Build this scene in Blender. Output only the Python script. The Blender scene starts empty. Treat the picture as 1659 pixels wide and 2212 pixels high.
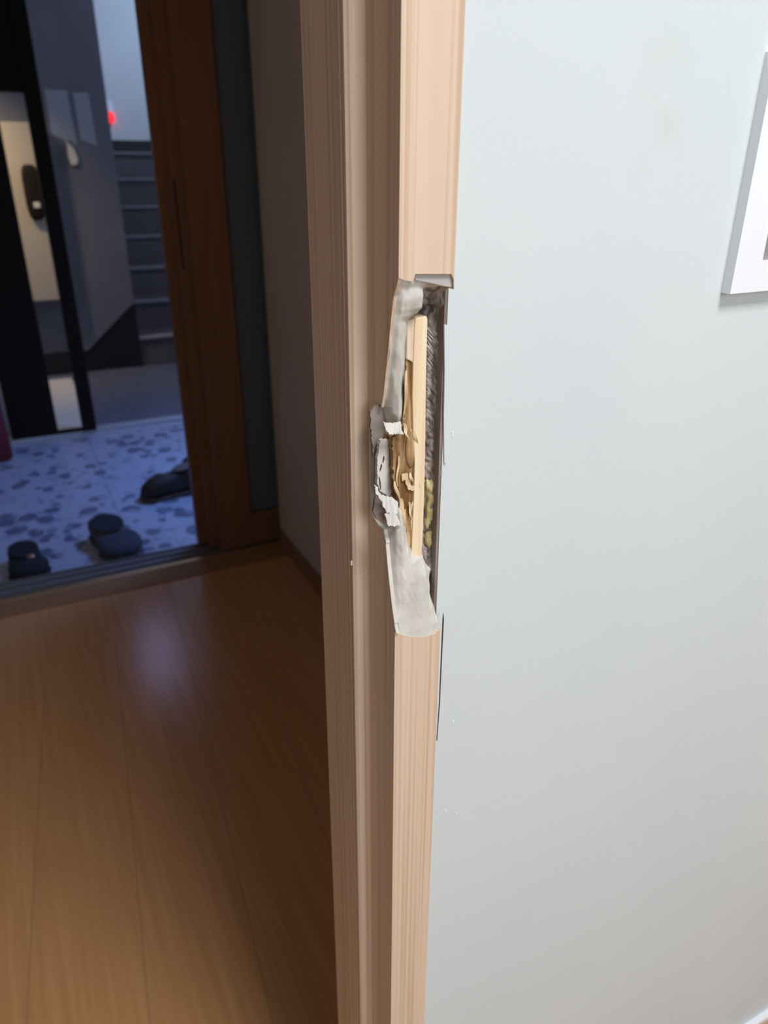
import bpy, bmesh, math, random
from mathutils import Vector, Matrix, noise
random.seed(7)
sc = bpy.context.scene
C = sc.collection

# ------------------------------------------------------------------ camera
FPX, CX, CY, EYE = 1605.0, 829.5, 1106.0, 1.2
_D = Vector((820-CX, 4578-CY, FPX)).normalized()
_Y = Vector((-46-CX, 369-CY, FPX)); _Y = (_Y - _D*_Y.dot(_D)).normalized()
_Z = -_D; _X = _Y.cross(_Z)
def ray(px, py):
    v = Vector(((px-CX)/FPX, (py-CY)/FPX, 1.0))
    return Vector((_X.dot(v), _Y.dot(v), _Z.dot(v)))
def at(px, py, ax, val):
    """point of the place seen at a pixel of the photograph, on the plane coordinate[ax] = val"""
    d = ray(px, py); o = Vector((0, 0, EYE))
    return o + d*((val-o[ax])/d[ax])
cam = bpy.data.cameras.new('camera'); co = bpy.data.objects.new('camera', cam); C.objects.link(co)
right = Vector((_X[0], _Y[0], _Z[0])); down = Vector((_X[1], _Y[1], _Z[1])); fwd = Vector((_X[2], _Y[2], _Z[2]))
m = Matrix((right, -down, -fwd)).transposed().to_4x4(); m.translation = (0, 0, EYE)
co.matrix_world = m
cam.sensor_fit = 'HORIZONTAL'; cam.sensor_width = 36.0; cam.lens = FPX/1659*36
cam.clip_start = 0.02
cam.dof.use_dof = True; cam.dof.focus_distance = 0.47; cam.dof.aperture_fstop = 11.0
sc.camera = co

# ------------------------------------------------------------------ world, lights, exposure
sc.view_settings.view_transform = 'Standard'; sc.view_settings.look = 'None'
sc.view_settings.exposure = 0.0; sc.view_settings.gamma = 1.0
sc.view_settings.use_curve_mapping = False
w = bpy.data.worlds.new('world'); sc.world = w; w.use_nodes = True
w.node_tree.nodes['Background'].inputs[0].default_value = (0.55, 0.70, 1.0, 1)
w.node_tree.nodes['Background'].inputs[1].default_value = 0.6
def area(name, loc, target, sx, sy, power, color, spread=180):
    l = bpy.data.lights.new(name, 'AREA'); l.shape = 'RECTANGLE'; l.size = sx; l.size_y = sy
    l.energy = power; l.color = color; l.spread = math.radians(spread)
    o = bpy.data.objects.new(name, l); C.objects.link(o); o.location = loc
    o.rotation_euler = (Vector(target)-Vector(loc)).to_track_quat('-Z', 'Y').to_euler()
    return o
# ceiling lamp of the room, above the camera, and daylight through the window behind it
area('ceiling_lamp', (0.40, -0.45, 2.33), (0.40, -0.45, 0), 0.45, 0.45, 18, (1.0, 0.975, 0.94), 140)
area('daylight_window', (0.55, -2.13, 1.72), (0.55, 0, 1.72), 1.5, 1.15, 22, (0.88, 0.95, 1.0))
# blue daylight: entrance window out of sight to the right, stairwell window, upper landing
area('daylight_entrance', (1.62, 3.20, 1.9), (0.78, 3.10, -0.08), 0.6, 0.6, 11.5, (0.20, 0.37, 1.0), 90)
area('daylight_stairwell', (2.40, 4.80, 1.9), (0.6, 4.4, 0.0), 1.2, 1.1, 16, (0.62, 0.65, 1.0))
area('daylight_upper_landing', (2.2, 6.3, 3.1), (1.4, 8.3, 2.3), 0.9, 0.9, 19, (0.52, 0.70, 1.0), 120)
# warm fill light added to brighten the hose cabinet and floor beside it
area('fill_landing', (-0.25, 4.75, 2.0), (-0.02, 5.35, 0.9), 0.15, 0.15, 2.8, (1.0, 0.80, 0.55), 75)
# warm fill light added for the dim corridor wall
area('fill_corridor', (-0.3, 1.4, 2.28), (-0.3, 1.4, 0), 0.3, 0.3, 0.6, (1.0, 0.74, 0.50))

# ------------------------------------------------------------------ materials
def mat(name, col, rough=0.5, metal=0.0, spec=0.5):
    m = bpy.data.materials.new(name); m.use_nodes = True
    b = m.node_tree.nodes['Principled BSDF']
    b.inputs['Base Color'].default_value = (*col, 1); b.inputs['Roughness'].default_value = rough
    b.inputs['Metallic'].default_value = metal; b.inputs['Specular IOR Level'].default_value = spec
    return m
def nd(m, t, **kw):
    n = m.node_tree.nodes.new(t)
    for k, v in kw.items():
        if hasattr(n, k): setattr(n, k, v)
        else: n.inputs[k.replace('_', ' ')].default_value = v
    return n
def lk(m, a, b): m.node_tree.links.new(a, b)
def coords(m, scale=(1, 1, 1), rot=(0, 0, 0)):
    tc = nd(m, 'ShaderNodeTexCoord'); mp = nd(m, 'ShaderNodeMapping')
    mp.inputs['Scale'].default_value = scale; mp.inputs['Rotation'].default_value = rot
    lk(m, tc.outputs['Object'], mp.inputs['Vector']); return mp.outputs['Vector']
def ramp(m, fac, stops):
    r = nd(m, 'ShaderNodeValToRGB'); e = r.color_ramp.elements
    while len(e) < len(stops): e.new(0.5)
    for i, (p, c) in enumerate(stops): e[i].position = p; e[i].color = (*c, 1)
    lk(m, fac, r.inputs['Fac']); return r.outputs['Color']
def mix(m, fac, a, b, mode='MIX'):
    n = nd(m, 'ShaderNodeMix'); n.data_type = 'RGBA'; n.blend_type = mode
    for s, v in ((0, fac), (6, a), (7, b)):
        if hasattr(v, 'links'): lk(m, v, n.inputs[s])
        elif isinstance(v, tuple): n.inputs[s].default_value = (*v, 1)
        else: n.inputs[s].default_value = v
    return n.outputs[2]
def noisy(name, c1, c2, scale, stretch=(1, 1, 1), rough=0.5, bump=0.0, detail=3, lo=0.35, hi=0.65, spec=0.5, bd=0.001):
    m = mat(name, c1, rough, spec=spec); v = coords(m, stretch)
    n = nd(m, 'ShaderNodeTexNoise', Scale=scale, Detail=detail); lk(m, v, n.inputs['Vector'])
    c = ramp(m, n.outputs['Fac'], [(lo, c1), (hi, c2)])
    b = m.node_tree.nodes['Principled BSDF']; lk(m, c, b.inputs['Base Color'])
    if bump:
        bp = nd(m, 'ShaderNodeBump', Strength=bump, Distance=bd); lk(m, n.outputs['Fac'], bp.inputs['Height'])
        lk(m, bp.outputs['Normal'], b.inputs['Normal'])
    return m
M = {}
# pinkish beige wood-grain foil of the door frame: fine upright pinstripes
def foil():
    m = mat('beige_wood_foil', (0.6, 0.5, 0.4), 0.42, spec=0.35); b = m.node_tree.nodes['Principled BSDF']
    n1 = nd(m, 'ShaderNodeTexNoise', Scale=1.0, Detail=2.0); lk(m, coords(m, (340, 340, 1.2)), n1.inputs['Vector'])
    n2 = nd(m, 'ShaderNodeTexNoise', Scale=1.0, Detail=3.0); lk(m, coords(m, (70, 70, 0.7)), n2.inputs['Vector'])
    c1 = ramp(m, n1.outputs['Fac'], [(0.36, (0.595, 0.435, 0.31)), (0.50, (0.73, 0.57, 0.445))])
    c2 = ramp(m, n2.outputs['Fac'], [(0.35, (0.965, 0.96, 0.95)), (0.6, (1, 1, 1))])
    c = mix(m, 1.0, c1, c2, 'MULTIPLY'); lk(m, c, b.inputs['Base Color'])
    bp = nd(m, 'ShaderNodeBump', Strength=0.25, Distance=0.0004); lk(m, n1.outputs['Fac'], bp.inputs['Height'])
    lk(m, bp.outputs['Normal'], b.inputs['Normal']); return m
M['foil'] = foil()
def wallpaper(name, c1, c2, stain=None):
    m = mat(name, c1, 0.7, spec=0.3); b = m.node_tree.nodes['Principled BSDF']
    n1 = nd(m, 'ShaderNodeTexNoise', Scale=1.0, Detail=2.0); lk(m, coords(m, (420, 420, 130)), n1.inputs['Vector'])
    n2 = nd(m, 'ShaderNodeTexNoise', Scale=5.0, Detail=3.0); lk(m, coords(m, (1, 1, 0.8)), n2.inputs['Vector'])
    c = ramp(m, n2.outputs['Fac'], [(0.35, c1), (0.65, c2)])
    if stain:
        vd = nd(m, 'ShaderNodeVectorMath', operation='DISTANCE'); vd.inputs[1].default_value = (stain[0]*2.4, 0.37, stain[1])
        lk(m, coords(m, (2.4, 1, 1)), vd.inputs[0])
        fall = nd(m, 'ShaderNodeMapRange'); fall.inputs[1].default_value = 0.0; fall.inputs[2].default_value = 0.13; fall.inputs[3].default_value = 1.0; fall.inputs[4].default_value = 0.0
        lk(m, vd.outputs['Value'], fall.inputs[0])
        n3 = nd(m, 'ShaderNodeTexNoise', Scale=45.0, Detail=5.0); lk(m, coords(m), n3.inputs['Vector'])
        mu = nd(m, 'ShaderNodeMath', operation='MULTIPLY'); lk(m, fall.outputs[0], mu.inputs[0]); lk(m, n3.outputs['Fac'], mu.inputs[1])
        mr = nd(m, 'ShaderNodeMapRange'); mr.inputs[1].default_value = 0.25; mr.inputs[2].default_value = 0.6; mr.inputs[4].default_value = 0.26; lk(m, mu.outputs[0], mr.inputs[0])
        c = mix(m, mr.outputs[0], c, (0.52, 0.57, 0.53))
    lk(m, c, b.inputs['Base Color'])
    bp = nd(m, 'ShaderNodeBump', Strength=0.12, Distance=0.0005); lk(m, n1.outputs['Fac'], bp.inputs['Height'])
    lk(m, bp.outputs['Normal'], b.inputs['Normal']); return m
M['wall'] = wallpaper('pale_blue_white_wallpaper', (0.63, 0.70, 0.735), (0.66, 0.72, 0.75), (0.365, 1.235))
M['hallwall'] = wallpaper('beige_grey_wallpaper', (0.53, 0.45, 0.35), (0.57, 0.48, 0.38))
M['ceiling'] = mat('white_ceiling', (0.75, 0.75, 0.73), 0.8)
def wood_floor():
    m = mat('laminate_floor', (0.4, 0.24, 0.12), 0.19, spec=0.5); b = m.node_tree.nodes['Principled BSDF']
    rot = (0, 0, math.radians(5.6))
    mp = coords(m, (1, 1, 1), rot)
    n1 = nd(m, 'ShaderNodeTexNoise', Scale=1.0, Detail=4.0); lk(m, coords(m, (75, 3.0, 1), rot), n1.inputs['Vector'])
    c = ramp(m, n1.outputs['Fac'], [(0.3, (0.55, 0.28, 0.115)), (0.7, (0.63, 0.345, 0.155))])
    sep = nd(m, 'ShaderNodeSeparateXYZ'); lk(m, mp, sep.inputs[0])
    a = nd(m, 'ShaderNodeMath', operation='ADD'); a.inputs[1].default_value = 8.985; lk(m, sep.outputs[0], a.inputs[0])
    d = nd(m, 'ShaderNodeMath', operation='DIVIDE'); d.inputs[1].default_value = 0.178; lk(m, a.outputs[0], d.inputs[0])
    fr = nd(m, 'ShaderNodeMath', operation='FRACT'); lk(m, d.outputs[0], fr.inputs[0])
    lt = nd(m, 'ShaderNodeMath', operation='LESS_THAN'); lt.inputs[1].default_value = 0.014; lk(m, fr.outputs[0], lt.inputs[0])
    lk(m, mix(m, lt.outputs[0], c, (0.43, 0.245, 0.12)), b.inputs['Base Color'])
    return m
M['floor'] = wood_floor()
def terrazzo():
    m = mat('terrazzo_tile', (0.5, 0.5, 0.52), 0.35); b = m.node_tree.nodes['Principled BSDF']
    def chips(scale, thr, seed, yst):
        v = coords(m, (1, yst, 1), (0, 0, seed))
        nz = nd(m, 'ShaderNodeTexNoise', Scale=14.0, Detail=2.0); lk(m, v, nz.inputs['Vector'])
        vm = nd(m, 'ShaderNodeVectorMath', operation='MULTIPLY_ADD'); vm.inputs[1].default_value = (0.045,)*3
        lk(m, nz.outputs['Color'], vm.inputs[0]); lk(m, v, vm.inputs[2])
        vo = nd(m, 'ShaderNodeTexVoronoi', Scale=scale, Randomness=1.0); lk(m, vm.outputs[0], vo.inputs['Vector'])
        sp = nd(m, 'ShaderNodeSeparateColor'); lk(m, vo.outputs['Color'], sp.inputs[0])
        t = nd(m, 'ShaderNodeMath', operation='MULTIPLY'); t.inputs[1].default_value = thr; lk(m, sp.outputs[0], t.inputs[0])
        l = nd(m, 'ShaderNodeMath', operation='LESS_THAN'); lk(m, vo.outputs['Distance'], l.inputs[0]); lk(m, t.outputs[0], l.inputs[1])
        return l.outputs[0]
    c = mix(m, chips(13, 0.60, 0.4, 1.0), (0.44, 0.47, 0.56), (0.15, 0.165, 0.24))
    c = mix(m, chips(26, 0.50, 1.3, 1.0), c, (0.30, 0.32, 0.40))
    sep = nd(m, 'ShaderNodeSeparateXYZ'); lk(m, coords(m), sep.inputs[0])
    for k, off in ((0, 9.95), (1, 10-0.10)):       # 60 cm tiles
        a = nd(m, 'ShaderNodeMath', operation='ADD'); a.inputs[1].default_value = off; lk(m, sep.outputs[k], a.inputs[0])
        mo = nd(m, 'ShaderNodeMath', operation='MODULO'); mo.inputs[1].default_value = 0.6; lk(m, a.outputs[0], mo.inputs[0])
        lt = nd(m, 'ShaderNodeMath', operation='LESS_THAN'); lt.inputs[1].default_value = 0.005; lk(m, mo.outputs[0], lt.inputs[0])
        c = mix(m, lt.outputs[0], c, (0.28, 0.28, 0.32))
    lk(m, c, b.inputs['Base Color']); return m
M['terrazzo'] = terrazzo()
M['plaster'] = noisy('grey_filler', (0.53, 0.515, 0.47), (0.68, 0.66, 0.62), 60, (1, 1, 0.35), 0.85, 0.5, 5, spec=0.2)
M['masonry'] = noisy('taupe_masonry', (0.16, 0.13, 0.115), (0.40, 0.36, 0.34), 260, (1, 1, 0.25), 0.9, 0.9, 4, 0.42, 0.6, spec=0.1, bd=0.002)
M['shellface'] = M['foil']
M['batten'] = noisy('pale_pine', (0.80, 0.63, 0.42), (0.90, 0.76, 0.55), 1.0, (220, 220, 6), 0.6, 0.2, 3, spec=0.3)
M['batten2'] = noisy('creamy_pine', (0.70, 0.56, 0.42), (0.82, 0.70, 0.55), 1.0, (260, 260, 6), 0.6, 0.2, 3, spec=0.3)
M['splinter'] = noisy('torn_brown_wood', (0.19, 0.10, 0.04), (0.56, 0.38, 0.20), 1.0, (260, 260, 34), 0.8, 1.0, 5, 0.38, 0.66, spec=0.1, bd=0.003)
M['fresh'] = noisy('fresh_split_wood', (0.62, 0.43, 0.23), (0.85, 0.70, 0.47), 1.0, (300, 300, 30), 0.7, 0.6, 3, spec=0.2)
M['paper'] = noisy('torn_white_paper', (0.64, 0.63, 0.61), (0.84, 0.83, 0.82), 1.0, (500, 500, 60), 0.8, 0.5, 3, spec=0.2)
M['foam'] = noisy('yellow_foam', (0.42, 0.34, 0.14), (0.70, 0.62, 0.34), 90, rough=0.6, bump=0.4, detail=3)
M['crack'] = mat('brown_crack', (0.07, 0.05, 0.04), 0.9)
M['taupe'] = noisy('taupe_torn_board', (0.21, 0.17, 0.15), (0.30, 0.26, 0.23), 90, (1, 1, 0.3), 0.9, 0.4, 4, spec=0.1)
M['brown'] = noisy('dark_orange_wood', (0.23, 0.115, 0.068), (0.275, 0.14, 0.082), 1.0, (60, 60, 2), 0.45, 0.0)
M['gold'] = mat('brass_edging', (0.55, 0.40, 0.24), 0.35, 0.8)
M['track'] = mat('dark_track_metal', (0.17, 0.165, 0.165), 0.6, 0.1)
M['smoked'] = mat('smoked_glass', (0.12, 0.165, 0.21), 0.22, spec=0.6)
M['black'] = mat('black_steel', (0.022, 0.016, 0.011), 0.6, spec=0.12)
M['steel'] = noisy('grey_painted_steel', (0.155, 0.155, 0.175), (0.175, 0.175, 0.195), 4, rough=0.4)
M['steelsheen'] = mat('pale_grey_reflection', (0.36, 0.38, 0.40), 0.3)  # reflection on the glossy steel put into a pale colour
M['granite'] = noisy('dark_grey_granite', (0.085, 0.08, 0.085), (0.13, 0.125, 0.13), 90, rough=0.55, detail=4)
M['nosing'] = mat('pale_stair_edge', (0.30, 0.29, 0.31), 0.6)  # paler tone along each step edge
M['blackstone'] = mat('black_stone', (0.01, 0.01, 0.012), 0.5)
M['landing'] = noisy('landing_stone', (0.11, 0.115, 0.155), (0.15, 0.155, 0.20), 30, rough=0.4)
M['stairwall'] = noisy('stairwell_paint', (0.62, 0.62, 0.64), (0.66, 0.66, 0.68), 3, rough=0.7)
M['cab'] = mat('beige_cabinet_paint', (0.55, 0.46, 0.34), 0.5)
M['cream'] = mat('cream_plastic', (0.75, 0.70, 0.55), 0.5)
M['alu'] = mat('brushed_aluminium', (0.55, 0.58, 0.64), 0.35, 0.4)
M['white'] = mat('white_frame_paint', (0.86, 0.90, 0.96), 0.45)
M['print'] = noisy('grey_print', (0.20, 0.19, 0.20), (0.30, 0.28, 0.30), 20, rough=0.6)
M['blackfab'] = noisy('black_shoe_fabric', (0.008, 0.009, 0.014), (0.014, 0.015, 0.02), 60, rough=0.8)
M['greyfab'] = noisy('grey_shoe_fabric', (0.075, 0.07, 0.07), (0.11, 0.10, 0.10), 60, rough=0.8)
M['navyfab'] = noisy('navy_shoe_fabric', (0.035, 0.042, 0.06), (0.05, 0.058, 0.078), 60, rough=0.8)
M['brownleather'] = noisy('dark_brown_leather', (0.03, 0.02, 0.015), (0.05, 0.035, 0.025), 40, rough=0.55)
M['tansole'] = mat('grey_brown_sole', (0.13, 0.105, 0.085), 0.8)
M['palepad'] = mat('pale_heel_lining', (0.30, 0.27, 0.25), 0.8)
M['redfab'] = noisy('dark_red_fabric', (0.13, 0.012, 0.02), (0.17, 0.018, 0.028), 30, rough=0.7)
def emit(name, col, s):
    m = mat(name, col); b = m.node_tree.nodes['Principled BSDF']
    b.inputs['Emission Color'].default_value = (*col, 1); b.inputs['Emission Strength'].default_value = s; return m
M['redlamp'] = emit('red_lamp', (1.0, 0.03, 0.04), 1.2)
g = mat('clear_glass', (1, 1, 1), 0.0); g.node_tree.nodes['Principled BSDF'].inputs['Transmission Weight'].default_value = 1.0
g.node_tree.nodes['Principled BSDF'].inputs['IOR'].default_value = 1.02
M['glass'] = g

# ------------------------------------------------------------------ mesh helpers
def link(name, me, mt, parent=None):
    o = bpy.data.objects.new(name, me); C.objects.link(o)
    for x in (mt if isinstance(mt, (list, tuple)) else [mt]): me.materials.append(x)
    if parent: o.parent = parent
    return o
def add_box(bm, lo, hi, mi=0):
    vs = [bm.verts.new((x, y, z)) for x in (lo[0], hi[0]) for y in (lo[1], hi[1]) for z in (lo[2], hi[2])]
    for f in ((0, 1, 3, 2), (4, 6, 7, 5), (0, 4, 5, 1), (2, 3, 7, 6), (0, 2, 6, 4), (1, 5, 7, 3)):
        bm.faces.new([vs[i] for i in f]).material_index = mi
    return vs
def add_prism(bm, pts, off, mi=0, cap=None):
    off = Vector(off); a = [bm.verts.new(p) for p in pts]; b = [bm.verts.new(Vector(p)+off) for p in pts]
    f = bm.faces.new(a); f.material_index = mi; f2 = bm.faces.new(b[::-1]); f2.material_index = mi
    n = len(a)
    for i in range(n):
        q = bm.faces.new((a[i], b[i], b[(i+1) % n], a[(i+1) % n])); q.material_index = mi if cap is None else cap
def fin(bm, name, mt, parent=None, bevel=0.0, smooth=False):
    bmesh.ops.recalc_face_normals(bm, faces=bm.faces)
    if bevel:
        bmesh.ops.bevel(bm, geom=[e for e in bm.edges if len(e.link_faces) == 2 and e.calc_face_angle(0) > 0.5], offset=bevel, segments=2, affect='EDGES', profile=0.6)
    big = [f for f in bm.faces if len(f.verts) > 4]
    if big: bmesh.ops.triangulate(bm, faces=big)
    if smooth:
        for f in bm.faces: f.smooth = True
    me = bpy.data.meshes.new(name); bm.to_mesh(me); bm.free()
    return link(name, me, mt, parent)
def boxes(name, lst, mt, parent=None, bevel=0.0):
    bm = bmesh.new()
    for lo, hi in lst: add_box(bm, lo, hi)
    return fin(bm, name, mt, parent, bevel)
def prism(name, pts, off, mt, parent=None, bevel=0.0):
    bm = bmesh.new(); add_prism(bm, pts, off); return fin(bm, name, mt, parent, bevel)
def empty(name, loc=(0, 0, 0), rz=0):
    o = bpy.data.objects.new(name, None); C.objects.link(o); o.location = loc; o.rotation_euler = (0, 0, rz)
    o.empty_display_size = 0.05; return o
def tag(o, label=None, cat=None, group=None, kind=None):
    for k, v in (('label', label), ('category', cat), ('group', group), ('kind', kind)):
        if v: o[k] = v
    return o
def struct(o, label=None, cat=None): return tag(o, label, cat, None, 'structure')

# ------------------------------------------------------------------ the setting: room with the camera
YW = 0.370            # face of the white wall
YB = 0.4587           # corridor face of the same wall
JX = 0.1882           # face of the frame's rebate, the doorway's right side
OX = 0.2226           # outer edge of the frame's front face
LX = -0.70            # doorway's left side
TOP = 2.08
WX = 0.2240           # where the wall begins behind the frame
struct(boxes('floor', [((-1.9, -2.3, -0.12), (2.7, 2.15, 0.0))], M['floor']), 'glossy brown wood-look laminate floor running from the room into the corridor', 'floor')
struct(boxes('wall_front', [((WX+0.026, YW, 0), (2.7, YB-0.002, 2.4)), ((WX, YW, 0), (WX+0.026, YB-0.036, 2.4)), ((-1.9, YW, 0), (LX-0.04, YB-0.002, 2.4)),
    ((LX-0.04, YW, TOP+0.04), (WX, YB-0.002, 2.4))], M['wall']), 'pale blue-white papered wall to the right of the damaged door frame', 'wall')
WB = (-0.28, 1.38, 1.10, 2.32)
struct(boxes('wall_back', [((-1.9, -2.3, 0), (WB[0], -2.2, 2.4)), ((WB[1], -2.3, 0), (2.7, -2.2, 2.4)),
    ((WB[0], -2.3, 0), (WB[1], -2.2, WB[2])), ((WB[0], -2.3, WB[3]), (WB[1], -2.2, 2.4))], M['wall']))
struct(boxes('wall_left', [((-2.0, -2.3, 0), (-1.9, YB, 2.4))], M['wall']))
struct(boxes('wall_right', [((2.7, -2.3, 0), (2.8, YB, 2.4))], M['wall']))
struct(boxes('ceiling', [((-2.0, -2.3, 2.4), (2.8, 2.45, 2.5))], M['ceiling']))
wn = struct(boxes('window_1', [((WB[0], -2.28, WB[2]), (WB[0]+.05, -2.22, WB[3])), ((WB[1]-.05, -2.28, WB[2]), (WB[1], -2.22, WB[3])),
    ((WB[0], -2.28, WB[2]), (WB[1], -2.22, WB[2]+.05)), ((WB[0], -2.28, WB[3]-.05), (WB[1], -2.22, WB[3])), ((.53, -2.28, WB[2]), (.58, -2.22, WB[3]))], M['white']))
boxes('window_pane', [((WB[0]+.05, -2.252, WB[2]+.05), (WB[1]-.05, -2.248, WB[3]-.05))], M['glass'], wn)
for px, py in ((978, 1560), (984, 1757), (962, 1752), (977, 938)):
    q = at(px, py, 1, YW)
    boxes('paint_speck', [((q.x-.0004, YW-.0005, q.z-.0018), (q.x+.0004, YW+.0002, q.z+.0018))], M['white'], bpy.data.objects['wall_front'], 0.0003)
# baseboard along the white wall: tan board with a pale painted top
bb = struct(boxes('baseboard_front', [((OX+0.002, YW-0.009, 0), (2.7, YW, 0.050))], M['foil'], None, 0.0015), 'tan baseboard with a white top along the pale wall', 'baseboard')
boxes('baseboard_cap', [((OX+0.002, YW-0.0095, 0.050), (2.7, YW, 0.060))], M['white'], bb, 0.002)

# ------------------------------------------------------------------ door frame with the broken-out strike side
FY = 0.362            # front face of the frame
RY = 0.4004           # depth of the rebate
SX = 0.1766           # face of the door stop
ZT = at(905, 600, 1, FY).z; ZB = at(905, 1372, 1, FY).z
door = struct(empty('door_1', (0.2, FY, 0)), 'beige wood-grain door frame with its strike side broken open to timber and grey filler', 'door frame')
door.location = (0, 0, 0)
# upper and lower sound lengths of the front casing
ut = [at(862, 596, 1, FY), at(898, 588, 1, FY), at(982, 586, 1, FY)]
uz = [p.z for p in ut]
# The casing's front and rebate skin, cut along the break. Polygon in the (y, z) plane of the rebate face.
RP = [(862, 602), (856, 622), (850, 640), (845, 690), (840, 742), (834, 800), (829, 850), (824, 880), (820, 872), (809, 880), (799, 893),
      (798, 960), (798, 1040), (800, 1090), (803, 1112), (816, 1132), (826, 1142), (832, 1170), (836, 1215), (840, 1255), (846, 1310), (852, 1345), (857, 1368)]
brk = []
for p in RP:
    q = at(p[0], p[1], 0, JX); brk.append((min(max(q.y, FY+0.0003), RY), q.z))
SH = 0.0016           # thickness of the foil skin
# upper casing: rises from the break
zt = brk[0][1]; zb = brk[-1][1]
zu = at(905, 590, 1, FY).z
bm = bmesh.new()
top_in = [(JX, FY, at(862, 600, 1, FY).z), (JX+.0035, FY, at(873, 606, 1, FY).z), (at(893, 606, 1, FY).x, FY, at(893, 608, 1, FY).z), (at(897, 592, 1, FY).x, FY, at(897, 592, 1, FY).z),
          (at(975, 592, 1, FY).x, FY, at(975, 592, 1, FY).z), (at(980, 600, 1, FY).x, FY, at(980, 603, 1, FY).z), (OX, FY, at(980, 625, 1, FY).z)]
add_prism(bm, top_in + [(OX, FY, TOP+.04), (JX, FY, TOP+.04)], (0, RY-FY+.03, 0))
fin(bm, 'casing', M['foil'], door)
low = [(JX, FY, at(857, 1366, 1, FY).z)]
for px, py in ((868, 1371), (890, 1376), (915, 1376), (935, 1371), (948, 1362)):
    q = at(px, py, 1, FY); low.append((min(q.x, OX), FY, q.z))
low[-1] = (OX, FY, low[-1][2])
bm = bmesh.new()
add_prism(bm, low + [(OX, FY, 0), (JX, FY, 0)], (0, RY-FY+.03, 0))
fin(bm, 'casing', M['foil'], door)
# skin of the rebate face beside the break, paler where the foil has torn
bm = bmesh.new()
zt0 = top_in[0][2]; zb0 = low[0][2]
add_prism(bm, [(JX, RY+.03, zt0), (JX, FY, zt0)] + [(JX, y, z) for y, z in brk[1:-1]] + [(JX, FY, zb0), (JX, RY+.03, zb0)], (SH, 0, 0))
fin(bm, 'rebate_skin', M['foil'], door)
# torn pale lip of board standing along the lower left of the break
bm = bmesh.new()
lip = [(p[0]+0.2, p[1]) for p in RP[10:]]
L = [at(px, py, 0, JX) for px, py in lip]
for i in range(len(L)-1):
    a, b = L[i], L[i+1]; t = 0.0016 if i < 7 else 0.0009
    pa = [(JX-.0003, max(a.y-t*1.3, FY+.0002), a.z), (JX-.0003, a.y+t*.2, a.z), (JX+.0022, a.y+t*.2, a.z), (JX+.0022, max(a.y-t*1.3, FY+.0002), a.z)]
    pb = [(JX-.0003, max(b.y-t*1.3, FY+.0002), b.z), (JX-.0003, b.y+t*.2, b.z), (JX+.0022, b.y+t*.2, b.z), (JX+.0022, max(b.y-t*1.3, FY+.0002), b.z)]
    va = [bm.verts.new(v) for v in pa]; vb = [bm.verts.new(v) for v in pb]
    for k in range(4): bm.faces.new((va[k], va[(k+1) % 4], vb[(k+1) % 4], vb[k]))
tag(fin(bm, 'torn_edge', M['plaster'], door), 'thin pale lip of torn board along the break')
# door stop and jamb behind the rebate, bevelled at the groove
J = 0.0022
prof = [(SX+.002, RY), (SX, RY+.002), (SX, RY+.0045), (SX+J, RY+.0052), (SX+J, RY+.0072), (SX, RY+.008), (SX, YB+.003), (SX+.003, YB+.006), (SX+.045, YB+.006), (SX+.045, YB), (WX+.02, YB), (WX+.02, YB-.03), (JX+.004, YB-.03), (JX+.004, RY)]
bm = bmesh.new(); add_prism(bm, [(x, y, 0) for x, y in prof], (0, 0, TOP)); fin(bm, 'door_stop', M['foil'], door)
boxes('seal_strip', [((SX+.0012, RY+.0054, 0.0), (SX+.004, RY+.0070, TOP))], M['crack'], door)
# other side and head of the frame, above and left of the picture
boxes('side_jamb', [((LX-.04, FY, 0), (LX, RY, TOP+.04)), ((LX-.04, RY, 0), (LX+.012, YB+.006, TOP+.04))], M['foil'], door)
boxes('head_jamb', [((LX, FY, TOP), (JX, RY, TOP+.04)), ((LX, RY, TOP-.012), (JX, YB+.006, TOP+.04))], M['foil'], door)

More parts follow.
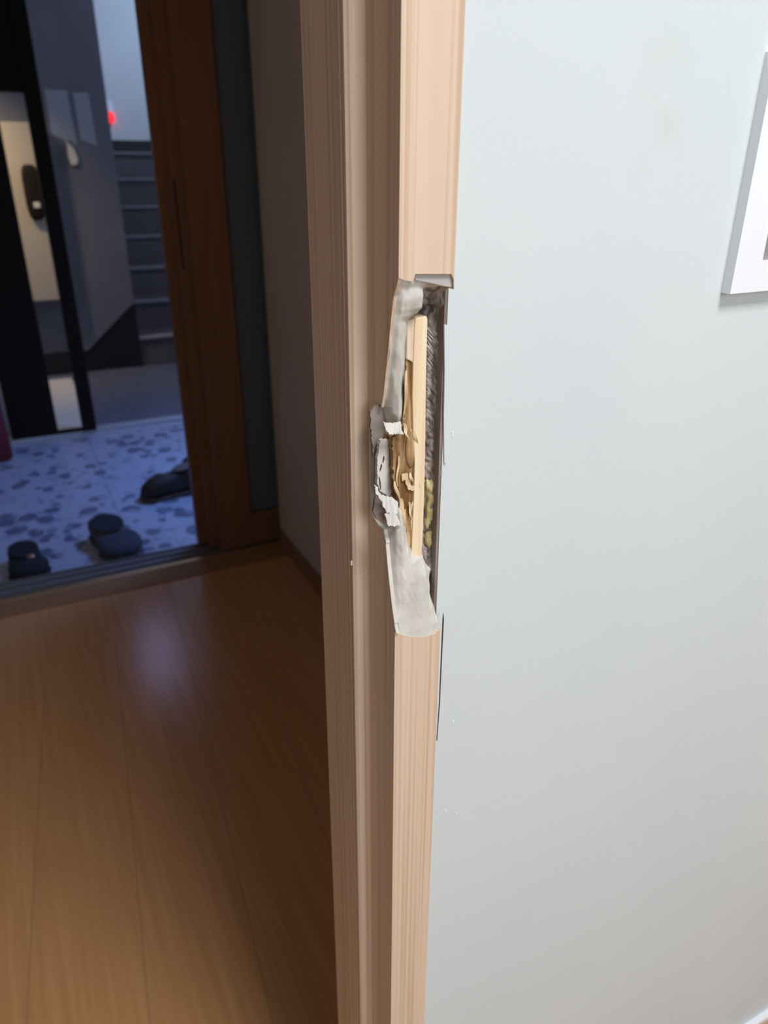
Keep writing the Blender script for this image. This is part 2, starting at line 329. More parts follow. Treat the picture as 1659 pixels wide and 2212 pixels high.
# plaster body inside the break: a relief of depths (mm behind the front face)
cols = [0.0, 0.10, 0.22, 0.36, 0.50, 0.62, 0.74, 0.88, 1.0]
rows = [  # photo y, depths
    (588, [1, 1, 2, 3, 4, 4, 4, 4, 4]),
    (604, [1, 1, 2, 3, 4, 4, 4, 4, 4]),
    (612, [1, 1, 2, 3, 4, 4, 3, 3, 2]),
    (624, [3, 3, 4, 4, 5, 7, 7, 8, 5]),
    (645, [4, 4, 4, 3, 4, 12, 15, 13, 8]),
    (668, [6, 5, 5, 4, 5, 14, 19, 16, 9]),
    (684, [7, 6, 6, 6, 10, 22, 26, 24, 14]),
    (700, [8, 7, 8, 12, 24, 33, 24, 19, 16]),
    (760, [13, 10, 10, 14, 34, 25, 21, 18, 15]),
    (850, [20, 14, 12, 16, 34, 25, 21, 18, 15]),
    (905, [34, 17, 12, 16, 34, 25, 21, 18, 15]),
    (935, [38, 28, 15, 17, 34, 25, 21, 18, 15]),
    (955, [38, 34, 26, 24, 34, 25, 21, 18, 15]),
    (1010, [38, 33, 24, 22, 34, 25, 21, 18, 15]),
    (1060, [38, 33, 22, 22, 34, 25, 21, 18, 15]),
    (1090, [38, 28, 16, 18, 34, 25, 21, 18, 15]),
    (1125, [30, 14, 9, 14, 32, 25, 21, 18, 15]),
    (1150, [22, 9, 7, 12, 28, 25, 21, 18, 15]),
    (1180, [17, 8, 6, 9, 20, 34, 22, 18, 15]),
    (1205, [14, 8, 6, 6, 12, 20, 20, 18, 15]),
    (1225, [12, 8, 6, 5, 6, 9, 12, 16, 15]),
    (1260, [9, 6, 4, 4, 4, 5, 6, 11, 13]),
    (1300, [6, 4, 3, 3, 3, 3, 4, 8, 20]),
    (1335, [3, 2, 2, 2, 2, 2, 2, 3, 9]),
    (1362, [1, .6, .6, .6, .6, .6, .6, 1, 3]),
    (1385, [1, .4, .2, .2, .2, .2, .2, .5, 1.5])]
rz = [at(905, r[0], 1, FY).z for r in rows]
def lerp_tab(xs, ys, x):
    for i in range(len(xs)-1):
        a, b = xs[i], xs[i+1]
        if (a <= x <= b) or (b <= x <= a):
            t = (x-a)/(b-a); t = t*t*(3-2*t)*0.5+t*0.5
            return ys[i]*(1-t)+ys[i+1]*t
    return ys[0] if abs(x-xs[0]) < abs(x-xs[-1]) else ys[-1]
def brk_depth(z):
    zs = [b[1] for b in brk]; ys = [b[0] for b in brk]
    return lerp_tab(zs, ys, z)-FY
X0, X1 = JX+SH*0.5, 0.2222
def depth(u, z):
    cs = [lerp_tab(rz, [r[1][k] for r in rows], z) for k in range(len(cols))]
    d = lerp_tab(cols, cs, u)/1000
    if u < 0.12: d = max(d*(u/.12) + (brk_depth(z)+.0003)*(1-u/.12), 0.0002)
    if u < 0.05: d = max(d, brk_depth(z)+.0002)
    return d
NU, NZ = 56, 330
bm = bmesh.new(); grid = []
for j in range(NZ+1):
    z = rz[0]+(rz[-1]-rz[0])*j/NZ; row = []
    for i in range(NU+1):
        u = i/NU; x = X0+(X1-X0)*u; d = depth(u, z)
        nz = noise.noise(Vector((x*160, d*200, z*70)))*0.0010 + noise.noise(Vector((x*600, 3, z*220)))*0.0003
        if d > 0.014 and u > .5: nz += noise.noise(Vector((x*420+z*300, 9, z*260-x*200)))*0.0016
        row.append(bm.verts.new((x, FY+max(d+nz*min(1, d/.003+.12), 0.0003), z)))
    grid.append(row)
for j in range(NZ):
    for i in range(NU):
        f = bm.faces.new((grid[j][i], grid[j][i+1], grid[j+1][i+1], grid[j+1][i])); f.smooth = True
        fd_ = f.calc_center_median().y-FY; f.material_index = 1 if (fd_ > 0.0215 and i > NU*0.42) or (fd_ > 0.0125 and i > NU*0.66) else 0
        z = f.calc_center_median().z
        if i > NU*0.52 and at(905, 628, 1, FY).z > z > at(905, 705, 1, FY).z: f.material_index = 1
# thickness behind the relief
back = {}
bl = [bm.verts.new((v.co.x, RY+.012, v.co.z)) for v in (grid[0][0], grid[0][-1], grid[-1][-1], grid[-1][0])]
bm.faces.new(bl)
tag(fin(bm, 'crumbled_filler', [M['plaster'], M['masonry']], door), 'grey filler and masonry exposed inside the broken frame')

def flat(name, pts, y, th, mt, label=None, bevel=0.0006, jag=0):
    P = [at(px, py, 1, y) for px, py in pts]
    if jag:
        Q = []; sd_ = random.uniform(0, 90)
        for i in range(len(P)):
            a, b = P[i], P[(i+1) % len(P)]; n = max(1, int((b-a).length/0.0008))
            for k in range(n):
                q = a.lerp(b, k/n); u_ = Vector((q.x*900, sd_, q.z*420)); v_ = Vector((q.x*420, sd_+7, q.z*1500))
                Q.append(q+Vector((noise.noise(u_)+.5*noise.noise(v_), 0, noise.noise(u_+Vector((5, 5, 5)))*1.3))*jag*2)
        P = Q
    o = prism(name, P, (0, th, 0), mt, door, bevel if not jag else 0)
    if label: tag(o, label)
    return o
# timber stud seen in the break
flat('timber_stud', [(897, 688), (922, 683), (924, 690), (921, 800), (919, 960), (917, 1060), (914, 1150), (910, 1213), (898, 1212), (889, 1204), (891, 1150), (894, 1080), (896, 1000), (893, 940), (891, 860), (893, 780)], FY+.011, .016, M['batten'], 'pale yellow timber stud standing in the break')
flat('timber_strip', [(880, 694), (897, 688), (896, 791), (890, 782), (879, 776)], FY+.0118, .012, M['batten2'], 'pinkish strip of timber beside the stud')
flat('splintered_wood', [(878, 776), (889, 784), (896, 790), (894, 900), (903, 945), (906, 985), (903, 1050), (897, 1100), (893, 1160), (890, 1200), (882, 1180), (877, 1150), (870, 1110), (856, 1078), (850, 1030), (849, 990), (847, 946), (862, 941), (872, 925), (876, 860)], FY+.0128, .012, M['splinter'], 'brown splintered timber torn open', jag=0.0004)
# knot lying in the torn timber
bm = bmesh.new(); kc = at(888, 968, 1, FY+.0128)
bmesh.ops.create_uvsphere(bm, u_segments=18, v_segments=12, radius=1.0)
for v in bm.verts:
    n_ = noise.noise(v.co*2)*.12
    v.co = Vector((kc.x+v.co.x*.0042*(1+n_), kc.y+v.co.y*.0018, kc.z+v.co.z*.0125*(1+n_)))
fin(bm, 'wood_knot', M['splinter'], door, smooth=True)
# fresh splinters
spl = [((873, 915), (882, 948), 5), ((866, 1078), (874, 1140), 7), ((872, 1090), (880, 1165), 5), ((852, 1040), (866, 1092), 4), ((878, 800), (873, 915), 4), ((893, 1082), (887, 1130), 6), ((884, 1085), (890, 1122), 4),
       ((900, 1010), (908, 1065), 4), ((893, 1060), (905, 1072), 6), ((886, 1022), (893, 1050), 4), ((895, 930), (903, 985), 5), ((890, 1120), (886, 1190), 4), ((862, 985), (858, 1050), 3), ((880, 1150), (887, 1205), 6)]
for i, (a, b, wd) in enumerate(spl):
    yy = FY+.0108+(i % 3)*.0012; A = at(a[0], a[1], 1, yy); B = at(b[0], b[1], 1, yy); wv = wd*0.00038
    bm = bmesh.new(); rings = []; N = 8
    for k in range(N+1):
        t = k/N; c = A.lerp(B, t); r = wv*(0.35+math.sin(math.pi*min(1, t*1.15))*.75)*(1-.75*t)+.0001
        c = c+Vector((math.sin(t*7+i)*.0006, math.sin(t*5+i)*.0008, 0))
        rings.append([bm.verts.new((c.x+r*math.cos(q*math.pi/2+.4), c.y+r*.8*math.sin(q*math.pi/2+.4), c.z)) for q in range(4)])
    for k in range(N):
        for q in range(4): bm.faces.new((rings[k][q], rings[k][(q+1) % 4], rings[k+1][(q+1) % 4], rings[k+1][q]))
    bm.faces.new(rings[0]); bm.faces.new(rings[-1][::-1])
    fin(bm, 'wood_splinter', M['fresh'], door)
# torn flakes and curls of facing paper
flat('torn_flake', [(828, 912), (848, 915), (866, 912), (868, 926), (872, 940), (858, 937), (842, 939), (834, 930)], FY+.0092, .0012, M['paper'], 'white curl of torn facing', jag=0.0003)
flat('torn_flake', [(810, 1046), (818, 1060), (824, 1070), (841, 1073), (858, 1082), (861, 1098), (858, 1109), (836, 1108), (829, 1095), (823, 1080), (811, 1066)], FY+.0085, .0012, M['paper'], 'white torn flake above the filler', jag=0.0004)
flat('torn_flake', [(832, 1112), (852, 1108), (862, 1122), (866, 1136), (838, 1136)], FY+.0062, .0012, M['paper'], 'pale fringe at the top of the filler', jag=0.0004)
flat('torn_flake', [(868, 1026), (880, 1023), (884, 1034), (888, 1048), (896, 1052), (894, 1060), (882, 1058), (877, 1044), (876, 1036), (869, 1040)], FY+.0112, .0012, M['fresh'], 'cream curl of split wood', jag=0.0003)
flat('inner_board', [(822, 952), (846, 948), (849, 1030), (851, 1062), (838, 1072), (822, 1062), (815, 1045), (816, 985)], FY+.0185, .003, M['plaster'], 'grey board exposed left of the splintered timber', jag=0.00035)
flat('dark_tear', [(800, 888), (822, 868), (838, 884), (834, 912), (844, 938), (836, 952), (818, 956), (812, 990), (806, 985), (802, 930)], FY+.024, .002, M['taupe'], 'dark taupe torn board in the rebate', jag=0.0004)
flat('dark_tear', [(812, 1072), (824, 1082), (836, 1112), (835, 1136), (815, 1122), (806, 1104)], FY+.0135, .002, M['taupe'], 'dark taupe hole under the torn flake', jag=0.0003)
for a, b in (((842, 956), (845, 980)), ((829, 985), (827, 1000)), ((819, 1030), (822, 1058)), ((824, 1002), (821, 1018))):
    p = [(a[0], a[1]), (a[0]+1.6, a[1]+3), ((a[0]+b[0])/2+2.2, (a[1]+b[1])/2), (b[0]+.8, b[1]), (b[0], b[1]-3), ((a[0]+b[0])/2-.2, (a[1]+b[1])/2)]
    flat('crack', p, FY+.0180, .0006, M['crack'], bevel=0)
# expanding foam behind the stud
bm = bmesh.new(); base = FY+.0185
for cx_, cy_, rx, rzz in ((927, 1050, .0040, .0085), (932, 1082, .0048, .0120), (929, 1112, .0046, .0125), (933, 1140, .0038, .0095), (926, 1160, .0034, .0090)):
    c = at(cx_, cy_, 1, base); b2 = bmesh.new()
    r = bmesh.ops.create_uvsphere(bm, u_segments=24, v_segments=18, radius=1.0)
    for v in r['verts']:
        n_ = 1+noise.noise(v.co*1.8+Vector((cx_, cy_, 0)))*.35+noise.noise(v.co*5+Vector((cx_, cy_, 0)))*.10
        v.co = Vector((c.x+v.co.x*rx*n_, c.y+v.co.y*.0045*n_, c.z+v.co.z*rzz*n_))
tag(fin(bm, 'expanding_foam', M['foam'], door, smooth=True), 'yellowish lump of expanding foam behind the stud')
# twisted pale fibres in the cavity right of the stud
bm = bmesh.new()
for k in range(46):
    py = 706+k*9.2; a = at(921+random.uniform(-1, 2), py, 1, FY+.0185); b = at(939+random.uniform(-2, 3), py+26+random.uniform(-4, 4), 1, FY+.0165)
    r = random.uniform(.0004, .0009); n = (b-a).normalized(); s = n.cross(Vector((0, 1, 0))).normalized()
    q = []
    for t, rr in ((0, .3), (.35, 1), (.7, .8), (1, .2)):
        c = a.lerp(b, t); q.append([bm.verts.new(c+s*r*rr), bm.verts.new(c+Vector((0, -1, 0))*r*rr), bm.verts.new(c-s*r*rr), bm.verts.new(c+Vector((0, 1, 0))*r*rr)])
    for i in range(3):
        for e in range(4): bm.faces.new((q[i][e], q[i][(e+1) % 4], q[i+1][(e+1) % 4], q[i+1][e]))
M['fibre'] = noisy('grey_fibre', (0.46, 0.43, 0.42), (0.75, 0.72, 0.71), 300, rough=0.9)
tag(fin(bm, 'fibre_packing', M['fibre'], door), 'twisted grey fibre packing in the cavity', kind='stuff')
# chipped grey core under the sound upper casing
flat('chipped_core', [(894, 593), (972, 592), (978, 602), (979, 622), (960, 619), (925, 611), (897, 606)], FY+.0018, .004, noisy('grey_core', (0.44, 0.43, 0.42), (0.50, 0.49, 0.48), 80, rough=0.7), 'grey chipped core under the sound upper casing', bevel=0.0005)
# open joint between the frame and the wall, running down from the break
jb = [(958.2, 1325), (959.2, 1338), (955, 1420), (950.5, 1520), (944.5, 1600), (943.3, 1600), (948.8, 1520), (953, 1420), (956.6, 1338)]
P = [at(px, py, 1, FY-.0004) for px, py in jb]
tag(prism('open_joint', P, (0, .0006, 0), M['crack'], door), 'dark crack between the frame and the wallpaper')
boxes('cavity_side', [((0.2222, YW+.0006, ZB+.001), (0.2239, RY+.01, ZT-.001))], M['taupe'], door)
# strip of wallpaper lifting at the edge of the cavity
bm = bmesh.new()
pts = [(960, 700), (969, 703), (971, 800), (968, 900), (965, 1000), (960, 1000), (959, 900), (961, 800)]
add_prism(bm, [at(px, py, 1, YW-.0012) for px, py in pts], (0, .0011, 0)); wp = fin(bm, 'lifted_wallpaper', M['wall'], door)
tag(wp, 'lifting edge of wallpaper beside the cavity')
# small chip of filler on the stop
cp = at(759, 1216, 1, RY); boxes('paint_speck', [((cp.x-.0006, RY-.0006, cp.z-.0018), (cp.x+.0006, RY+.0002, cp.z+.0018))], M['paper'], door, 0.0004)

# ------------------------------------------------------------------ small framed print on the white wall
fx0 = 0.4425; fz0 = 1.123; fz1 = 1.2650; fw = 0.19; fd = 0.0078
pf = tag(empty('picture_frame', (0, 0, 0)), 'small white framed grey print hanging on the pale wall, cut by the photo edge', 'picture frame')
bm = bmesh.new()
ix, iz = 0.0255, 0.0205
for lo, hi in (((fx0, YW-fd, fz0), (fx0+ix, YW, fz1)), ((fx0+fw-ix, YW-fd, fz0), (fx0+fw, YW, fz1)), ((fx0+ix, YW-fd, fz0), (fx0+fw-ix, YW, fz0+iz)), ((fx0+ix, YW-fd, fz1-iz), (fx0+fw-ix, YW, fz1))):
    add_box(bm, lo, hi)
fin(bm, 'frame', M['white'], pf)
boxes('print', [((fx0+ix-.0005, YW-.005, fz0+iz-.0005), (fx0+fw-ix+.0005, YW-.0005, fz1-iz+.0005))], M['print'], pf)

# ------------------------------------------------------------------ corridor
HX = 0.714            # corridor's right wall
struct(boxes('wall_corridor_right', [((HX, YB, 0), (HX+0.2, 2.25, 2.4)), ((HX+.2, YB-.002, 0), (HX+.3, YB+.1, 2.4))], M['hallwall']), 'dim grey-beige wall of the corridor right of the sliding doors', 'wall')
struct(boxes('wall_corridor_left', [((-1.1, YB, 0), (-1.0, 2.25, 2.4))], M['hallwall']))
bc = struct(boxes('baseboard_corridor', [((HX-.010, YB+.01, 0), (HX, 2.245, 0.06))], M['brown'], None, 0.002), 'brown baseboard along the dim corridor wall', 'baseboard')
# sliding door tracks, brass-edged, and the timber sill before them
struct(boxes('trim_1', [((-1.0, 2.15, -0.12), (0.95, 2.243, 0.004))], noisy('orange_brown_sill', (0.30, 0.145, 0.055), (0.36, 0.18, 0.07), 30, (1, 20, 1), 0.5), None, 0.002), 'dark brown timber sill in front of the sliding door track', 'sill')
tr = struct(boxes('trim_2', [((-1.0, 2.268, -0.1), (0.95, 2.375, 0.0)), ((-1.0, 2.285, 0), (0.95, 2.290, 0.006)), ((-1.0, 2.325, 0), (0.95, 2.330, 0.006)), ((-1.0, 2.362, 0), (0.95, 2.367, 0.006))], M['track']), 'dark grey sliding door track between corridor and entrance', 'door track')
boxes('brass_edge', [((-1.0, 2.243, -0.1), (0.95, 2.268, 0.005))], M['gold'], tr, 0.002)
struct(boxes('wall_over_sliding_doors', [((-1.1, 2.25, 2.1), (1.0, 2.40, 2.4))], M['hallwall']))
def sliding(label, x0, y0, pull=False):
    t = tag(empty('sliding_door', (x0, y0, 0)), label, 'sliding door', None, 'thing')
    wd, st, th, h, rb = 0.62, 0.107, 0.030, 2.09, 0.125
    bm = bmesh.new()
    add_box(bm, (0, 0, .008), (st, th, h)); add_box(bm, (wd-st, 0, .008), (wd, th, h))
    add_box(bm, (st, 0, .008), (wd-st, th, rb)); add_box(bm, (st, 0, h-.1), (wd-st, th, h))
    fin(bm, 'frame', M['brown'], t)
    boxes('glass_pane', [((st, .010, rb), (wd-st, .018, h-.1))], M['smoked'], t)
    boxes('glazing_bead', [((st, .004, rb), (st+.004, .010, h-.1)), ((st+.004, .004, rb), (wd-st-.004, .010, rb+.004))], M['crack'], t)
    if pull:
        boxes('finger_pull', [((0.003, -.0012, .93), (.010, .0005, 1.17))], M['crack'], t, 0.0005)
    return t
sliding('nearest of the three sliding doors, brown stile and bottom rail with smoked glass', 0.5125, 2.272)
sliding('middle of the three sliding doors, brown edge with a dark finger pull', 0.4800, 2.310, True)
sliding('farthest of the three sliding doors, brown edge against the entrance', 0.4470, 2.347)
# pocket wall the leaves slide behind
struct(boxes('wall_pocket', [((HX, 2.385, -0.1), (1.75, 2.42, 2.4)), ((1.15, 2.25, -.1), (1.2, 2.385, 2.4))], M['hallwall']))

# ------------------------------------------------------------------ entrance
GZ = -0.08
struct(boxes('floor_entrance', [((-1.2, 2.375, GZ-.05), (1.75, 4.00, GZ))], M['terrazzo']), 'pale terrazzo tiles with dark stone chips on the entrance floor', 'floor')
struct(boxes('wall_entrance_left', [((-1.2, 2.40, GZ), (-1.1, 4.05, 2.6))], M['stairwall']))
struct(boxes('wall_entrance_back', [((-1.2, 4.02, GZ), (-0.115, 4.12, 2.6)), ((-0.115, 4.02, 1.99), (1.3, 4.12, 2.6)), ((1.15, 4.02, GZ), (1.3, 4.12, 1.99))], M['steel']))
struct(boxes('wall_entrance_right', [((1.75, 2.25, GZ), (1.85, 4.1, 2.6))], M['stairwall']))
struct(boxes('ceiling_entrance', [((-1.2, 2.4, 2.6), (1.85, 4.2, 2.7))], M['ceiling']))
struct(boxes('trim_3', [((-0.115, 4.000, -.13), (1.15, 4.05, GZ+.004)), ((-0.115, 4.05, -.13), (1.15, 4.12, GZ+.018))], M['alu'], None, 0.002), 'pale metal sill of the open entrance doorway', 'door sill')
# black side leaf with a tall narrow pane
ed = tag(empty('entrance_door', (0, 0, 0)), 'black entrance door leaf with a tall narrow glass pane, left of the open doorway', 'door', None, 'thing')
DY = 4.05
xa, xb, xc, xd = -0.10, 0.030*DY, 0.0595*DY, 0.0765*DY
boxes('door_leaf', [((xa, DY, GZ+.02), (xb, DY+.045, 1.96)), ((xb, DY, 1.50), (xc, DY+.045, 1.96)), ((xb, DY, GZ+.02), (xc, DY+.045, GZ+.03))], M['black'], ed, 0.003)
boxes('glass_pane', [((xb, DY+.02, GZ+.03), (xc, DY+.026, 1.50))], M['glass'], ed)
boxes('door_jamb', [((xc, DY-.01, GZ+.018), (xd, DY+.06, 1.98))], M['black'], ed, 0.003)
# ------------------------------------------------------------------ landing and stairwell
LZ = -0.08; WY = 5.45
struct(boxes('floor_landing', [((-1.2, 4.12, LZ-.05), (2.6, WY, LZ))], M['landing']), 'dark bluish stone floor of the landing outside', 'floor')
gx1 = 0.79
# grey door wall with a black slanted skirting
bw = struct(boxes('wall_landing_left', [((-1.2, WY+.012, LZ), (gx1, WY+.12, 3.4))], M['steel']), 'dark grey painted wall of the landing', 'wall')
pl = [at(191, 757, 1, WY+.001), at(290, 657, 1, WY+.001)]
gp = prism('slanted_skirting', [(pl[0].x-.0, WY-.006, pl[0].z), (gx1, WY-.006, pl[1].z), (gx1, WY-.006, LZ), (pl[0].x-.6, WY-.006, LZ), (pl[0].x-.6, WY-.006, pl[0].z)], (0, .016, 0), M['blackstone'], bw)
tag(gp, 'black stone skirting with a slanted top')
# unseen glowing window added above the door for a purple sheen on the laminate
w2 = struct(boxes('added_window', [((0.44, WY-.03, 2.18), (0.48, WY+.01, 2.86)), ((.74, WY-.03, 2.18), (.78, WY+.01, 2.86)), ((.48, WY-.03, 2.18), (.74, WY+.01, 2.22)), ((.48, WY-.03, 2.82), (.74, WY+.01, 2.86))], M['white']))
boxes('window_pane', [((.48, WY-.012, 2.22), (.74, WY-.004, 2.82))], emit('blue_glow_pane', (0.52, 0.52, 0.95), 3.4), w2)  # glowing pane of the added window
# grey steel door leaf standing against that wall
sd = tag(empty('steel_door', (0, 0, 0)), 'grey steel door with a lever plate and two painted pale reflections beyond the entrance', 'door', None, 'thing')
dx0, dx1 = 0.40, gx1-.005
q0 = at(191, 757, 1, WY-.02); q1 = at(290, 655, 1, WY-.02)
prism('door_leaf', [(dx0, WY-.02, 2.14), (dx0, WY-.02, q0.z), (q0.x, WY-.02, q0.z), (dx1, WY-.02, q1.z+.01), (dx1, WY-.02, 2.14)], (0, .028, 0), M['steel'], sd, 0.002)
def quad(name, pts, y, th, mt, par, bevel=0.002): return prism(name, [at(a, b, 1, y) for a, b in pts], (0, th, 0), mt, par, bevel)
quad('painted_reflection', [(96, 192), (144, 196), (166, 312), (150, 318), (136, 300), (118, 292), (112, 290)], WY-.0225, .004, M['steelsheen'], sd)  # reflections painted as pale plates on the glossy door leaf
quad('painted_reflection', [(157, 200), (190, 200), (210, 316), (190, 308), (174, 302)], WY-.0225, .004, M['steelsheen'], sd)
lp = quad('lock_plate', [(144, 304), (156, 303), (174, 354), (172, 360), (157, 358)], WY-.030, .012, M['track'], sd, 0.003)
quad('door_lever', [(144, 306), (152, 314), (160, 322), (169, 345), (166, 357), (154, 357), (147, 335)], WY-.045, .014, M['cream'], sd, 0.005)
# beige hose cabinet seen through the narrow pane
hc = tag(empty('hose_cabinet', (0, 0, 0)), 'beige wall cabinet with a black latch seen through the narrow door pane', 'cabinet')
boxes('body', [((-0.15, WY-.14, 0.43), (0.375, WY+.01, 1.44))], M['cab'], hc, 0.006)
kz = at(72, 420, 1, WY-.145)
bm = bmesh.new()
for cz, rr, hh in ((0.02, .050, .155),):
    r = bmesh.ops.create_uvsphere(bm, u_segments=20, v_segments=14, radius=1.0)
    for v in r['verts']:
        c = v.co; e = 0.55
        v.co = Vector((kz.x+math.copysign(abs(c.x)**e, c.x)*rr, WY-.160+math.copysign(abs(c.y)**e, c.y)*.028, kz.z+.01+math.copysign(abs(c.z)**e, c.z)*hh))
lt = fin(bm, 'latch', M['black'], hc, smooth=True)
k2 = at(80, 443, 1, WY-.192); boxes('latch_button', [((k2.x-.018, WY-.195, k2.z-.016), (k2.x+.018, WY-.184, k2.z+.016))], M['cream'], lt, 0.004)
# cream slab painted in place of a pale reflection on the landing floor
dm = boxes('floor_reflection', [((0.02, 4.14, LZ), (0.30, 5.28, LZ+.012))], noisy('cream_reflection', (0.62, 0.56, 0.48), (0.72, 0.66, 0.57), 60, rough=0.9), None, 0.004)
tag(dm, 'painted cream reflection on the landing floor, seen through the narrow door pane', 'floor reflection')
# stairs going up
stc = struct(empty('staircase', (0, 0, 0)), 'dark grey granite stairs climbing away outside the entrance', 'stairs')
for k in range(7):
    z = LZ+.2*(k+1); y = WY+.3*k
    s = boxes('step', [((gx1+.002, y+.02, LZ-.05), (1.95, y+(.30 if k < 6 else 1.2)+.02, z-.02)), ((gx1+.002, y, z-.02), (1.95, y+(.32 if k < 6 else 1.2), z))], M['granite'], stc)
    boxes('stair_nosing', [((gx1+.004, y-.002, z-.012), (1.948, y+.05, z+.002))], M['nosing'], s)
struct(boxes('wall_stair_left', [((gx1-.10, WY+.12, LZ), (gx1, 8.4, 3.4))], M['steel']))
ws = struct(boxes('wall_stair_back', [((gx1-.1, 8.3, 1.2), (2.6, 8.4, 3.4))], M['stairwall']), 'pale stairwell wall lit by cool daylight above the stairs', 'wall')
boxes('dark_skirting', [((gx1, 8.285, 1.32), (2.5, 8.3, 1.442))], M['blackstone'], ws)
struct(boxes('wall_stair_right', [((2.5, 4.12, LZ), (2.6, 8.4, 3.4))], M['stairwall']))
struct(boxes('ceiling_stairwell', [((-1.2, 4.12, 3.4), (2.6, 8.4, 3.5))], M['ceiling']))
rp = at(240, 246, 1, 8.2)
ra = tag(empty('alarm_lamp', (rp.x, 8.3, rp.z)), 'small glowing red lamp on the pale stairwell wall', 'lamp')
boxes('lamp_base', [((-.03, -.03, .02), (.03, 0, .11))], M['white'], ra, 0.008)
bm = bmesh.new(); r = bmesh.ops.create_uvsphere(bm, u_segments=16, v_segments=12, radius=.05)
for v in r['verts']: v.co = Vector((v.co.x*.75, v.co.y*.6-.05, v.co.z*.95-.03))
fin(bm, 'lens', M['redlamp'], ra, smooth=True)

# ------------------------------------------------------------------ shoes on the entrance floor
def loft(name, secs, mt, parent, n=20, caps=True, wob=0):
    """secs: (y, half width, z bottom, z top, power)"""
    bm = bmesh.new(); rings = []
    for (y, hw, z0, z1, pw) in secs:
        r = []
        for i in range(n):
            a = 2*math.pi*i/n; c, s = math.cos(a), math.sin(a)
            r.append(bm.verts.new((hw*math.copysign(abs(c)**pw, c), y, (z0+z1)/2+(z1-z0)/2*math.copysign(abs(s)**pw, s))))
        rings.append(r)
    for a, b in zip(rings, rings[1:]):
        for i in range(n): bm.faces.new((a[i], a[(i+1) % n], b[(i+1) % n], b[i]))
    if caps: bm.faces.new(rings[0][::-1]); bm.faces.new(rings[-1])
    return fin(bm, name, mt, parent, smooth=True)
def shoe(label, loc, rz_, L, Wd, h_heel, m_up, m_sole, m_in, m_toe=None, open_len=0.55, toe=1.0):
    t = tag(empty('shoe', loc, rz_), label, 'shoe')
    k = Wd/2
    loft('sole', [(0, k*.45, 0, .018, .7), (L*.06, k*.72, 0, .022, .6), (L*.25, k*.80, 0, .022, .5), (L*.5, k*.78, 0, .020, .5), (L*.72, k*1.0, 0, .018, .5), (L*.88, k*.86, 0, .018, .6), (L*.97, k*.5, .002, .018, .7), (L, k*.2, .004, .016, .8)], m_sole, t)
    up = loft('upper', [(L*.01, k*.40, .015, h_heel*.9, .7), (L*.05, k*.66, .015, h_heel, .7), (L*.18, k*.74, .015, h_heel*.97, .7), (L*.38, k*.74, .015, h_heel*.88, .75), (L*.55, k*.80, .015, h_heel*.80, .8),
                   (L*.70, k*.94, .015, .062*toe, .85), (L*.84, k*.86, .015, .050*toe, .9), (L*.94, k*.55, .015, .038*toe, .9), (L*.985, k*.22, .015, .026, 1)], m_up, t)
    # opening: a dark lined well
    bm = bmesh.new(); n = 24; rim = []; low_ = []
    yc, ry = L*(.04+open_len/2), L*open_len/2
    for i in range(n):
        a = 2*math.pi*i/n; y = yc+ry*math.sin(a); f = (y/L-.04)/open_len; zz = h_heel*(1.03-.13*f)
        rim.append(bm.verts.new((k*.70*math.cos(a), y, zz))); low_.append(bm.verts.new((k*.52*math.cos(a), yc+ry*.92*math.sin(a), zz-.004)))
    for i in range(n): bm.faces.new((rim[i], rim[(i+1) % n], low_[(i+1) % n], low_[i]))
    bm.faces.new(low_); bm.faces.new(rim[::-1])
    fin(bm, 'lining', m_in, t)
    if m_toe: loft('toe_cap', [(L*.62, k*.9, .030, .072, .85), (L*.72, k*.99, .016, .064, .85), (L*.85, k*.90, .016, .053, .9), (L*.95, k*.58, .016, .041, .9), (L*.995, k*.24, .016, .028, 1)], m_toe, t)
    return t
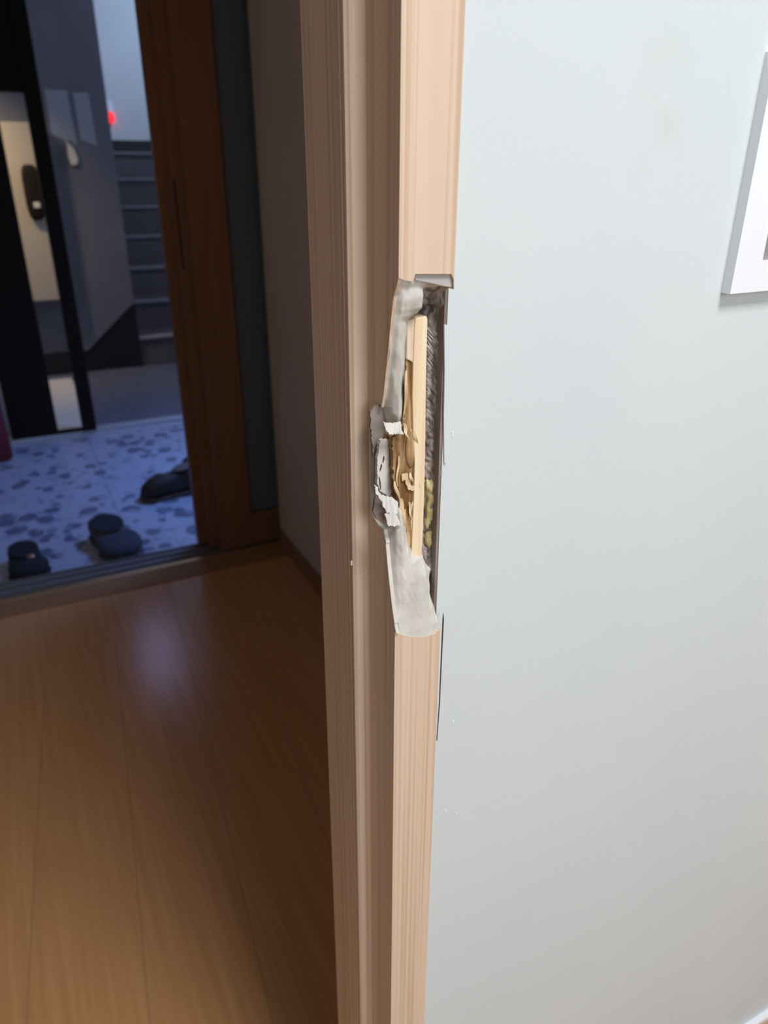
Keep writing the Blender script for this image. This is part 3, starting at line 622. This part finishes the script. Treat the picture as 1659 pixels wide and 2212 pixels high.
# shoes: local +y points to the toe
s1 = shoe('grey and navy shoe with a black opening beside the track, right of the black shoe', (0.168, 2.775, GZ), math.pi+.22, 0.27, 0.160, 0.085, M['greyfab'], M['greyfab'], M['blackfab'], M['navyfab'])
s2 = shoe('black shoe with a small gold dot on top, nearest the left edge of the picture', (-0.112, 2.705, GZ), math.pi+.10, 0.22, 0.140, 0.068, M['blackfab'], M['blackfab'], M['blackfab'])
bm = bmesh.new(); bmesh.ops.create_uvsphere(bm, u_segments=16, v_segments=8, radius=1)
for v in bm.verts: v.co = Vector((v.co.x*.013-.014, v.co.y*.018+.135, .062+v.co.z*.005))
tag(fin(bm, 'insole_badge', M['gold'], s2, smooth=True), 'gold dot')
s3 = shoe('dark brown shoe with its toe to the left, beside the sliding doors', (0.628, 3.05, GZ), math.radians(95), 0.275, 0.115, 0.125, M['brownleather'], M['tansole'], M['tansole'], None, 0.42, 1.65)
s4 = shoe('black shoe mostly hidden behind the sliding doors, beyond the brown shoe', (0.852, 3.33, GZ), math.radians(88), 0.255, 0.10, 0.10, M['blackfab'], M['blackfab'], M['blackfab'])
# dark red bag at the left
rb = at(8, 1000, 2, GZ)
bg = tag(empty('shopping_bag', (rb.x-.055, rb.y+.06, GZ)), 'dark red bag standing on the entrance floor at the left edge', 'bag')
bm = bmesh.new(); rings = []
for z, wx, wy in ((0, .085, .05), (.01, .10, .055), (.12, .100, .055), (.24, .085, .040), (.29, .078, .012)):
    rings.append([bm.verts.new((wx*math.copysign(abs(math.cos(a))**.6, math.cos(a))+noise.noise(Vector((a, z*9, 1)))*.006, wy*math.copysign(abs(math.sin(a))**.6, math.sin(a)), z)) for a in [2*math.pi*i/20 for i in range(20)]])
for a, b in zip(rings, rings[1:]):
    for i in range(20): bm.faces.new((a[i], a[(i+1) % 20], b[(i+1) % 20], b[i]))
bm.faces.new(rings[0][::-1]); bm.faces.new(rings[-1]); fin(bm, 'bag_body', M['redfab'], bg, smooth=True)
bm = bmesh.new()
for i in range(12):
    a = math.pi*i/12; b = math.pi*(i+1)/12
    add_prism(bm, [(.045*math.cos(t), -.004, .285+.07*math.sin(t)) for t in (a, b)] + [(.038*math.cos(t), -.004, .285+.062*math.sin(t)) for t in (b, a)], (0, .008, 0))
fin(bm, 'handle', M['redfab'], bg)
